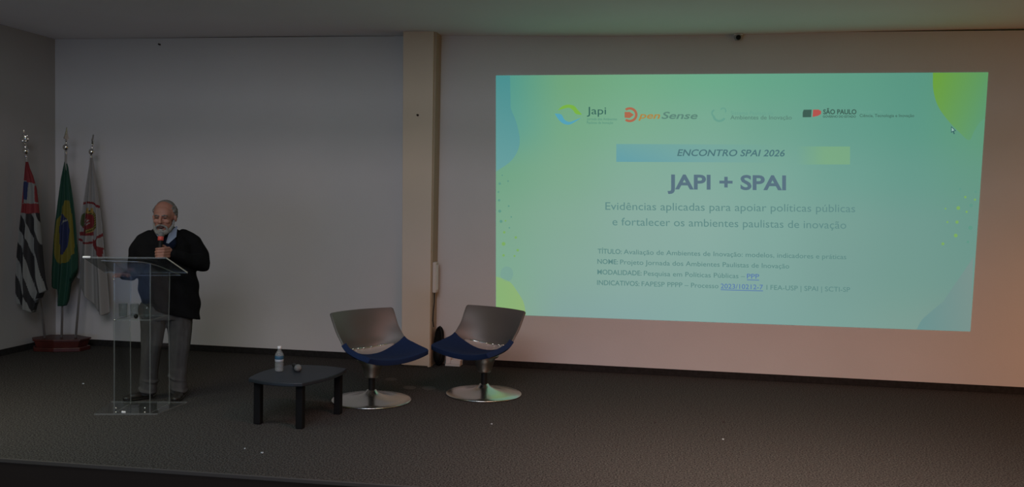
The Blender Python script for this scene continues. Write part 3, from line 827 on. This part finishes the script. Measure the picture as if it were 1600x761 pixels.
# water bottle on the table
bt = thing('water_bottle', 'small clear plastic water bottle with white cap and blue label on the low table', 'bottle', (-3.005, 6.735, TZ + .001))
bm = bmesh.new(); lathe(bm, [(0, .004), (.024, 0), (.033, .006), (.034, .02), (.032, .028), (.034, .036), (.034, .066), (.0325, .070), (.034, .076), (.034, .130), (.032, .142), (.024, .158), (.014, .172), (.0125, .188), (0, .188)], 32)
obj('bottle_body', bm, M['pet'], bt, smooth=True)
bm = bmesh.new(); lathe(bm, [(0, .008), (.030, .008), (.031, .12), (.026, .145), (0, .147)], 28)
obj('water', bm, M['water'], bt, smooth=True)
bm = bmesh.new(); lathe(bm, [(.0345, .100), (.0350, .101), (.0350, .129), (.0345, .130)], 32)
obj('label_band', bm, M['label_blue'], bt, smooth=True)['label'] = 'blue upper band of the bottle label'
bm = bmesh.new(); lathe(bm, [(.0345, .082), (.0350, .083), (.0350, .0995), (.0345, .1)], 32)
obj('label_band', bm, M['label_white'], bt, smooth=True)['label'] = 'pale lower band of the bottle label'
bm = bmesh.new(); lathe(bm, [(0, .186), (.0155, .186), (.0158, .203), (.014, .206), (0, .206)], 24)
obj('cap', bm, M['capw'], bt, smooth=True, bevel=.001)
# microphone lying on the table
microphone((-2.970, 6.940, TZ + .0190), (-2.838, 6.735, TZ + .0320), 'black microphone with grey grille lying beside the water bottle on the low table', ring=False, sc=1.2)

# ================================================================== SWIVEL CHAIRS
# profile rows: (centre y, centre z, half width, side y, side z); front of the chair is local -Y
ROWS = [(.240, .790, .346, .150, .792), (.218, .735, .346, .115, .735), (.195, .640, .342, .060, .640), (.165, .540, .342, -.005, .570), (.150, .470, .345, -.055, .525),
        (.120, .425, .350, -.110, .500), (.050, .398, .352, -.170, .485), (-.060, .385, .350, -.235, .470), (-.190, .385, .345, -.300, .458), (-.320, .396, .335, -.360, .448), (-.365, .392, .325, -.375, .440)]
def row_at(q):
    q = min(max(q, 0), len(ROWS) - 1.0001); i = int(q); t = q - i
    p = [ROWS[min(max(i + k, 0), len(ROWS)-1)] for k in (-1, 0, 1, 2)]
    return [0.5*((2*p[1][a]) + (-p[0][a]+p[2][a])*t + (2*p[0][a]-5*p[1][a]+4*p[2][a]-p[3][a])*t*t + (-p[0][a]+3*p[1][a]-3*p[2][a]+p[3][a])*t**3) for a in range(5)]
def shell(q, s):
    cy, cz, w, sy, sz = row_at(q); k = abs(s) ** 2.1
    return Vector((w * s, cy + (sy - cy) * k, cz + (sz - cz) * k))
def sheet(fn, n, m, t0, t1, mi=0):
    """closed thick sheet; t0/t1 offsets along the surface normal"""
    bm = bmesh.new(); P = [[fn(i/n, j/m) for i in range(n+1)] for j in range(m+1)]
    def nr(i, j):
        a = P[j][min(i+1, n)] - P[j][max(i-1, 0)]; b = P[min(j+1, m)][i] - P[max(j-1, 0)][i]
        return a.cross(b).normalized()
    A = [[bm.verts.new(P[j][i] + nr(i, j)*t0) for i in range(n+1)] for j in range(m+1)]
    B = [[bm.verts.new(P[j][i] + nr(i, j)*t1) for i in range(n+1)] for j in range(m+1)]
    for j in range(m):
        for i in range(n):
            bm.faces.new((A[j][i], A[j][i+1], A[j+1][i+1], A[j+1][i])); bm.faces.new((B[j][i], B[j+1][i], B[j+1][i+1], B[j][i+1]))
    for i in range(n):
        bm.faces.new((A[0][i], B[0][i], B[0][i+1], A[0][i+1])); bm.faces.new((A[m][i], A[m][i+1], B[m][i+1], B[m][i]))
    for j in range(m):
        bm.faces.new((A[j][0], A[j+1][0], B[j+1][0], B[j][0])); bm.faces.new((A[j][n], B[j][n], B[j+1][n], A[j+1][n]))
    return bm
def make_chair(loc, rz, label):
    o = thing('swivel_chair', label, 'chair', loc, rz, 'swivel chairs on the stage')
    def sq(s, q):   # rounded top corners
        return s * (1 - .035 * max(0, 1 - q / .35) ** 2)
    obj('shell', sheet(lambda u, v: shell(v * 10, sq(2*u - 1, v * 10)), 36, 60, -.009, .009), M['grey_shell'], o, smooth=True, bevel=.004)
    # inner seat behind the cushion, its reflection painted as a pale sheet
    obj('seat_sheen', sheet(lambda u, v: shell(4.45 + 3.2 * v, (2*u - 1) * .74), 24, 16, -.0145, -.0105), M['pan'], o, smooth=True)['label'] = 'pale sheet painted as the reflection on the seat'
    # the blue upholstery: wraps the front and climbs both sides
    def pad(u, v):
        s = (2*u - 1) * 1.012; b = 6.45 - 2.9 * min(1, abs(s)) ** 2.4
        return shell(b + (10 - b) * v, s) + Vector((0, 0, -.004))
    obj('seat_cushion', sheet(pad, 40, 24, -.034, .013), M['blue'], o, smooth=True, bevel=.008, seg=3)['label'] = 'blue fabric cushion'
    # chrome strip where back meets seat, with beads added for the glints
    pts = [shell(4.35, s) + Vector((0, -.016, .004)) for s in [-.62 + 1.24*i/14 for i in range(15)]]
    bm = bmesh.new(); tube(bm, pts, .0065, 8); obj('trim_strip', bm, M['chrome'], o, smooth=True)
    for s in (-.42, -.2, .0, .22, .45):
        bm = bmesh.new(); ell(bm, shell(4.35, s) + Vector((0, -.022, .004)), .0105, seg=14); obj('glint_bead', bm, M['chrome'], o, smooth=True)
    bm = bmesh.new(); lathe(bm, [(0, .372), (.135, .372), (.128, .352), (.098, .335), (.088, .300), (.068, .232), (.060, .212), (0, .212)], 36)
    obj('seat_mount', bm, M['cup'], o, smooth=True)
    bm = bmesh.new(); lathe(bm, [(0, .08), (.030, .08), (.030, .21), (0, .21)], 28)
    obj('post', bm, M['black'], o, smooth=True, bevel=.002)
    bm = bmesh.new(); lathe(bm, [(0, .001), (.345, .001), (.352, .005), (.352, .012), (.345, .016), (.26, .022), (.17, .034), (.11, .052), (.075, .066), (.052, .082), (.042, .098), (.034, .100), (0, .100)], 64)
    obj('base_disc', bm, M['brushed'], o, smooth=True)
    return o
c1 = make_chair((-2.459, 7.468, 0), D(56), 'grey shell swivel chair with blue seat beside the low table, turned to the right')
c2 = c1.copy(); C.objects.link(c2)
for ch in list(c1.children):
    c = ch.copy(); C.objects.link(c); c.parent = c2
c2.location = (-1.541, 7.982, 0); c2.rotation_euler = (0, 0, D(-27))
c2['label'] = 'grey swivel chair with blue seat near the slide corner, turned left'

# ================================================================== FLAGS
fb = thing('flag_stand', 'red-brown wooden base on the floor holding the three flagpoles in the corner', 'flag stand', (-6.66, 9.01, 0))
def sc_poly(P, k, o=(-6.66, 9.01)): return [((x-o[0])*k, (y-o[1])*k) for x, y in P]
FP = [(-6.950, 8.930), (-6.850, 8.810), (-6.62, 8.835), (-6.375, 8.945), (-6.37, 9.13), (-6.66, 9.25), (-6.90, 9.15)]
bm = bmesh.new(); slab(bm, sc_poly(FP, 1.0), .0, .045); obj('plinth', bm, M['flagwood'], fb, bevel=.006)
bm = bmesh.new(); prism(bm, [(x, y, .045) for x, y in sc_poly(FP, .90)], [(x, y, .120) for x, y in sc_poly(FP, .98)]); obj('block', bm, M['flagwood'], fb, bevel=.004)
bm = bmesh.new(); slab(bm, sc_poly(FP, 1.03), .120, .138); obj('top_slab', bm, M['flagwood'], fb, bevel=.004)

def pix(x, y, Y):   # layout sheet of the flags: where a feature sits at depth Y
    return on_wall(x, y, Y)
def finial(parent, p, d, kind):
    """ball, neck and spearhead on the end of a pole; p, d local"""
    q = d.to_track_quat('Z', 'Y').to_euler()
    bm = bmesh.new(); lathe(bm, [(0, -.06), (.011, -.06), (.013, -.03), (.010, -.012), (.016, -.004), (.030, .010), (.034, .028), (.030, .046), (.016, .058), (.010, .066), (.010, .10), (.018, .106), (.010, .112), (0, .112)], 24)
    o = obj('finial_ball', bm, M['chrome'], parent, smooth=True); o.location = p; o.rotation_euler = q
    bm = bmesh.new()
    T = .010
    if kind == 0:     # leafy cluster with a point
        ell(bm, (0, 0, .165), (.030, .016, .050)); 
        for a in (-1, 1):
            ell(bm, (a*.030, 0, .150), (.020, .012, .028), (0, D(a*35), 0)); ell(bm, (a*.020, .012, .185), (.014, .010, .024), (0, D(a*25), 0)); ell(bm, (a*.018, -.012, .135), (.014, .010, .02))
        ell(bm, (0, 0, .235), (.010, .008, .030))
    elif kind == 1:   # spear
        prism(bm, [(-.030, -T, .125), (0, -T, .112), (.030, -T, .125), (.018, -T, .16), (0, -T, .255), (-.018, -T, .16)], [(-.030, T, .125), (0, T, .112), (.030, T, .125), (.018, T, .16), (0, T*.3, .255), (-.018, T, .16)])
    else:             # star with spread points
        prism(bm, [(-.034, -T, .165), (-.012, -T, .150), (0, -T, .110), (.014, -T, .142), (.050, -T, .150), (.018, -T, .165), (.010, -T, .225), (-.008, -T, .172)],
                  [(-.034, T, .165), (-.012, T, .150), (0, T, .110), (.014, T, .142), (.050, T, .150), (.018, T, .165), (.010, T, .225), (-.008, T, .172)])
    o = obj('finial_tip', bm, M['chrome'], parent, bevel=.003, smooth=(kind == 0)); o.location = p; o.rotation_euler = q

def flag(name_label, cat, base, topp, kind, edges, bottoms, ytop, Yf, pattern, mats, nfold, dep, seed):
    base = Vector(base); o = thing('flag', name_label, cat, base, 0, 'flags on poles in the stage corner')
    t = topp - base; d = t.normalized()
    bm = bmesh.new(); tube(bm, [Vector((0, 0, 0)), t], .0125, 14); obj('flagpole', bm, M['pole'], o, smooth=True)
    finial(o, t, d, kind)
    # cloth
    def ed(y):
        for a, b in zip(edges, edges[1:]):
            if y <= b[0]:
                k = (y - a[0]) / (b[0] - a[0]); return a[1] + (b[1]-a[1])*k, a[2] + (b[2]-a[2])*k
        return edges[-1][1], edges[-1][2]
    def bo(u):
        for a, b in zip(bottoms, bottoms[1:]):
            if u <= b[0]:
                k = (u - a[0]) / max(1e-6, b[0] - a[0]); return a[1] + (b[1]-a[1])*k
        return bottoms[-1][1]
    n, m = 84, 190
    bm = bmesh.new(); V = []; rnd = random.Random(seed); ph = [rnd.uniform(0, 6) for _ in range(6)]
    for j in range(m + 1):
        v = j / m; F = []; B = []
        for i in range(n + 1):
            u = i / n; y = ytop + (bo(u) - ytop) * v; l, r = ed(y); x = l + (r - l) * u
            env = min(1, .25 + 1.2 * v); c = math.sqrt(max(0, 1 - (2*u - 1)**2))
            w = dep * env * (c*.75 + .42 * math.sin(u * nfold * 2 * PI + ph[0] + v*1.3) * min(1, c*2.2) + .12*math.sin(u*nfold*4.7*PI + ph[1] + v*3))
            Y = Yf - w
            pf = pix(x, y, Yf); pf.y = Y
            F.append((bm.verts.new(pf - base), x, y))
            pb = pix(x, y, Yf); pb.y = Yf + dep * env * c * .5 + .004
            B.append((bm.verts.new(pb - base), x, y))
        V.append((F, B))
    for j in range(m):
        for s in (0, 1):
            for i in range(n):
                a, b, c_, d_ = V[j][s][i], V[j][s][i+1], V[j+1][s][i+1], V[j+1][s][i]
                f = bm.faces.new((a[0], b[0], c_[0], d_[0]) if s else (a[0], d_[0], c_[0], b[0]))
                f.material_index = pattern((a[1] + c_[1]) / 2, (a[2] + c_[2]) / 2)
        for i in (0, n):
            f = bm.faces.new((V[j][0][i][0], V[j][1][i][0], V[j+1][1][i][0], V[j+1][0][i][0])); f.material_index = pattern(V[j][0][i][1], V[j][0][i][2])
    for i in range(n):
        for j in (0, m):
            f = bm.faces.new((V[j][0][i][0], V[j][1][i][0], V[j][1][i+1][0], V[j][0][i+1][0])); f.material_index = pattern(V[j][0][i][1], V[j][0][i][2])
    obj('flag_cloth', bm, mats, o, smooth=True)
    return o

def pat1(x, y):   # 0 white 1 black 2 red 3 blue
    if y < 284 + (x - 45) * .3: return 2
    if y < 317 - (x - 48) * .1:
        if x < 39.5: return 2
        if 39.5 < x < 47.5 and 284 < y < 312: return 3
        if x > 55 + (y - 284) * .08: return 2
        return 0
    if y < 334 - abs(x - 47)*.1: return 2 if y > 318 else 0
    s = x - 33 - .25 * (y - 335) + 3.6 + .8*math.sin(y*.06)
    return 1 if (s % 15.5) < 8.2 else 0
flag('flag with diagonal black and white stripes and red corner, leftmost of the three', 'flag', (-6.80, 8.93, .139), pix(40.5, 240, 8.62), 0,
     [(253, 41.5, 43.5), (262, 40.5, 46), (275, 39.5, 51.5), (295, 38, 57), (320, 36.5, 60), (350, 34, 63), (400, 29.5, 67), (440, 27, 71), (456, 27, 75), (470, 28, 70), (490, 30, 66)],
     [(0, 474), (.15, 476), (.45, 484), (.62, 488), (.66, 476), (.82, 464), (.83, 458), (1, 453)], 253, 8.60, pat1,
     [M['f_white'], M['f_black'], M['f_red'], M['f_blue']], 2.2, .075, 1)
def inpoly(x, y, P):
    c = False; n = len(P)
    for i in range(n):
        x1, y1 = P[i]; x2, y2 = P[i-1]
        if (y1 > y) != (y2 > y) and x < (x2-x1)*(y-y1)/(y2-y1) + x1: c = not c
    return c
YP = [(105, 313), (112.5, 314), (116, 340), (118.5, 372), (119.5, 396), (114, 402), (108.5, 409), (97, 413), (92, 410), (89.5, 395), (89, 372), (92, 345), (97, 336), (98, 322), (104, 320)]
BP = [(97, 335), (104, 334), (108, 345), (111, 360), (108, 385), (105, 397), (97, 397), (94.5, 380), (95, 355)]
def pat2(x, y):   # 0 green 1 yellow 2 blue 3 white
    if inpoly(x, y, BP): return 3 if abs(y - (352 - (x - 97) * .8)) < 1.5 and x > 97 else 2
    return 1 if inpoly(x, y, YP) else 0
flag('green flag with yellow diamond and blue disc, middle of the three', 'flag', (-6.655, 9.02, .139), pix(103.2, 234, 8.98), 1,
     [(253, 101.5, 104), (262, 99.5, 106.5), (280, 96, 109), (313, 92, 114), (350, 88, 118), (400, 84.5, 121.5), (425, 83, 121.5), (450, 83, 118), (480, 84, 112)],
     [(0, 446), (.22, 452), (.24, 462), (.42, 476), (.60, 478), (.70, 470), (.72, 444), (.88, 432), (1, 418)], 253, 8.99, pat2,
     [M['f_green'], M['f_yellow'], M['f_blue'], M['f_white']], 2.4, .07, 2)
def pat3(x, y):   # 0 white 1 red 2 gold 3 leaf
    dx, dy = (x - 141) * 1.0, (y - 348); 
    rr = math.hypot(dx / 25.0, dy / 32.5)
    if .92 < rr < 1.02 and y < 384: return 1
    if rr < .92:
        ex, ey = x - 141, y - 346
        if abs(ex) < 6 and -21 < ey < -13 and (int(x) % 3): return 2
        if math.hypot(ex/8.5, ey/12.5) < 1: return 0 if math.hypot((ex)/4, (ey-1)/6) < 1 and (ex + ey) % 5 < 2 else 1
        if math.hypot(ex/13.5, ey/18) < 1 and ex > 0: return 2 if (int(y*1.3 + x) % 5) < 2 else 3
        if math.hypot(ex/12, ey/17) < 1: return 1 if ey > 8 else 3
        if 16 < ey < 22 and abs(ex + 3) < 10: return 1
    if x > 147 and abs(y - (384 + (x - 152) * 1.15)) < 5.5 + (x - 147) * .15 and x < 162: return 1
    return 0
flag('white flag with red ring and coat of arms, nearest the lectern', 'flag', (-6.50, 9.05, .139), pix(143, 241, 9.10), 2,
     [(246, 141.5, 144.5), (260, 140, 147), (300, 134, 153), (350, 127, 159), (400, 121.5, 163), (432, 119, 167), (470, 119, 170), (500, 120, 172)],
     [(0, 430), (.12, 436), (.3, 450), (.5, 468), (.7, 484), (.88, 492), (1, 488)], 246, 9.10, pat3,
     [M['f_white3'], M['f_red'], M['f_gold'], M['f_leaf']], 2.1, .085, 3)

# ================================================================== SMALL THINGS BY THE PILLAR
bg = thing('backpack', 'black backpack standing on the floor beside the cream pillar', 'bag', (-2.290, 9.245, 0))
bm = bmesh.new()
ell(bm, (0, 0, .20), (.058, .095, .205)); ell(bm, (.004, 0, .12), (.062, .098, .118)); ell(bm, (0, .01, .33), (.048, .08, .10))
fuse('bag_body', bm, M['coat'], bg, .008, 3, lambda c: Vector((c.x, c.y, max(c.z, .001))))
bm = bmesh.new(); tube(bm, [(0, -.06, .40), (.01, -.085, .43), (.022, -.07, .44), (.035, -.055, .38), (.046, -.060, .28), (.052, -.085, .17)], .009, 8); obj('strap', bm, M['black'], bg, smooth=True)
bm = bmesh.new(); ell(bm, (.012, -.080, .14), (.042, .035, .085)); obj('front_pocket', bm, M['black'], bg, smooth=True)

pb = thing('power_box', 'low off-white cable box on the floor between pillar and right chair', 'box', (-2.165, 9.290, 0))
bm = bmesh.new(); box(bm, (-.055, -.05, 0), (.110, .07, .022)); obj('base_tray', bm, M['offwhite'], pb, bevel=.004)
bm = bmesh.new(); box(bm, (-.052, -.03, .022), (.000, .06, .115)); obj('tall_module', bm, M['offwhite'], pb, bevel=.005)
bm = bmesh.new(); box(bm, (.004, -.04, .022), (.112, .06, .066)); obj('low_module', bm, M['offwhite'], pb, bevel=.005)

dv = thing('wall_switch_box', 'narrow off-white box fixed to the side of the cream pillar', 'electrical box', (-2.356, 9.21, .80))
bm = bmesh.new(); box(bm, (.0005, -.055, 0), (.040, .055, .33)); obj('casing', bm, M['offwhite'], dv, bevel=.008, seg=3)
bm = bmesh.new(); box(bm, (.040, -.045, .03), (.044, .045, .30)); obj('cover', bm, M['capw'], dv, bevel=.002)
bm = bmesh.new(); tube(bm, [(-2.338, 9.19, .800), (-2.336, 9.185, .70), (-2.343, 9.175, .60), (-2.345, 9.17, .50), (-2.335, 9.17, .43)], .006, 8)
tag(obj('black_cable', bm, M['cable'], smooth=True), 'black cable hanging from the box on the pillar side down to the backpack', 'cable')

cc = thing('security_camera', 'small dome camera with black lens ball where ceiling meets back wall above the slide', 'camera', (.765, 9.33, H - .002))
bm = bmesh.new(); box(bm, (-.045, -.035, -.030), (.045, .040, -.020 + .002)); obj('mount', bm, M['ceiling'], cc, bevel=.004)
bm = bmesh.new(); lathe(bm, [(0, -.082), (.030, -.078), (.040, -.060), (.040, -.025), (0, -.025)], 24); obj('housing', bm, M['wall_side'], cc, smooth=True, bevel=.002)
bm = bmesh.new(); ell(bm, (0, -.028, -.056), .026, seg=22); obj('lens_ball', bm, M['black'], cc, smooth=True)

# screw heads left in the walls, scraps on the carpet
for p, l in (((-5.660, YB, 3.50), 'small dark hook high on the grey wall left of the speaker'), ((-2.535, 9.12, 2.691), 'small dark hook on the cream pillar front')):
    bm = bmesh.new(); lathe(bm, [(0, 0), (.010, 0), (.010, .008), (.004, .012), (.004, .025), (.010, .028), (.008, .034), (0, .034)], 12)
    o = obj('wall_hook', bm, M['speck_dark'], smooth=True); o.location = p; o.rotation_euler = (D(90), 0, 0)
    tag(o, l, 'hook')
def scrap(x, y, r, m, label):
    bm = bmesh.new(); rnd = random.Random(int(x*100))
    pts = [(r*rnd.uniform(.6, 1.2)*math.cos(k*PI/3), r*rnd.uniform(.5, 1)*math.sin(k*PI/3)) for k in range(6)]
    slab(bm, pts, 0, .006)
    o = obj('paper_scrap', bm, m, bevel=.001); o.location = (x, y, .0005); tag(o, label, 'scrap', 'scraps on the carpet')
scrap(.032, 7.307, .016, M['speck_dark'], 'tiny dark scrap on the carpet below the middle of the slide')
scrap(.554, 6.894, .010, M['speck'], 'tiny pale scrap on the carpet right of the dark scraps')
scrap(-2.678, 5.735, .013, M['speck'], 'tiny pale scrap near the stage edge in front of the low table')
scrap(-2.84, 5.80, .008, M['speck'], 'tiny pale fleck near the stage edge left of the larger pale scrap')
scrap(-1.267, 6.913, .010, M['speck'], 'tiny pale scrap on the carpet in front of the right swivel chair')
scrap(.600, 7.452, .012, M['speck_dark'], 'tiny dark scrap on the carpet further right, nearer the back wall')
scrap(-5.265, 7.437, .010, M['speck'], 'tiny pale scrap on the carpet left of the lectern')

for x, y, rx, l in ((-2.566, 8.398, .060, 'faint pale patch on the carpet behind the left swivel chair'), (-2.281, 8.071, .062, 'faint pale patch on the carpet between the two swivel chairs, nearer the left one'),
                 (-2.10, 8.10, .068, 'faint pale patch on the carpet between the two swivel chairs, nearer the right one')):
    bm = bmesh.new(); slab(bm, [(rx*math.cos(k*PI/8)*(1 + .08*math.sin(k*3)), 1.35*rx*math.sin(k*PI/8)) for k in range(16)], 0, .0015)  # flat oval slightly paler than the carpet
    o = obj('carpet_patch', bm, M['patch']); o.location = (x, y, .0003); o.rotation_euler = (0, 0, .3); tag(o, l, 'patch', 'pale patches on the carpet')
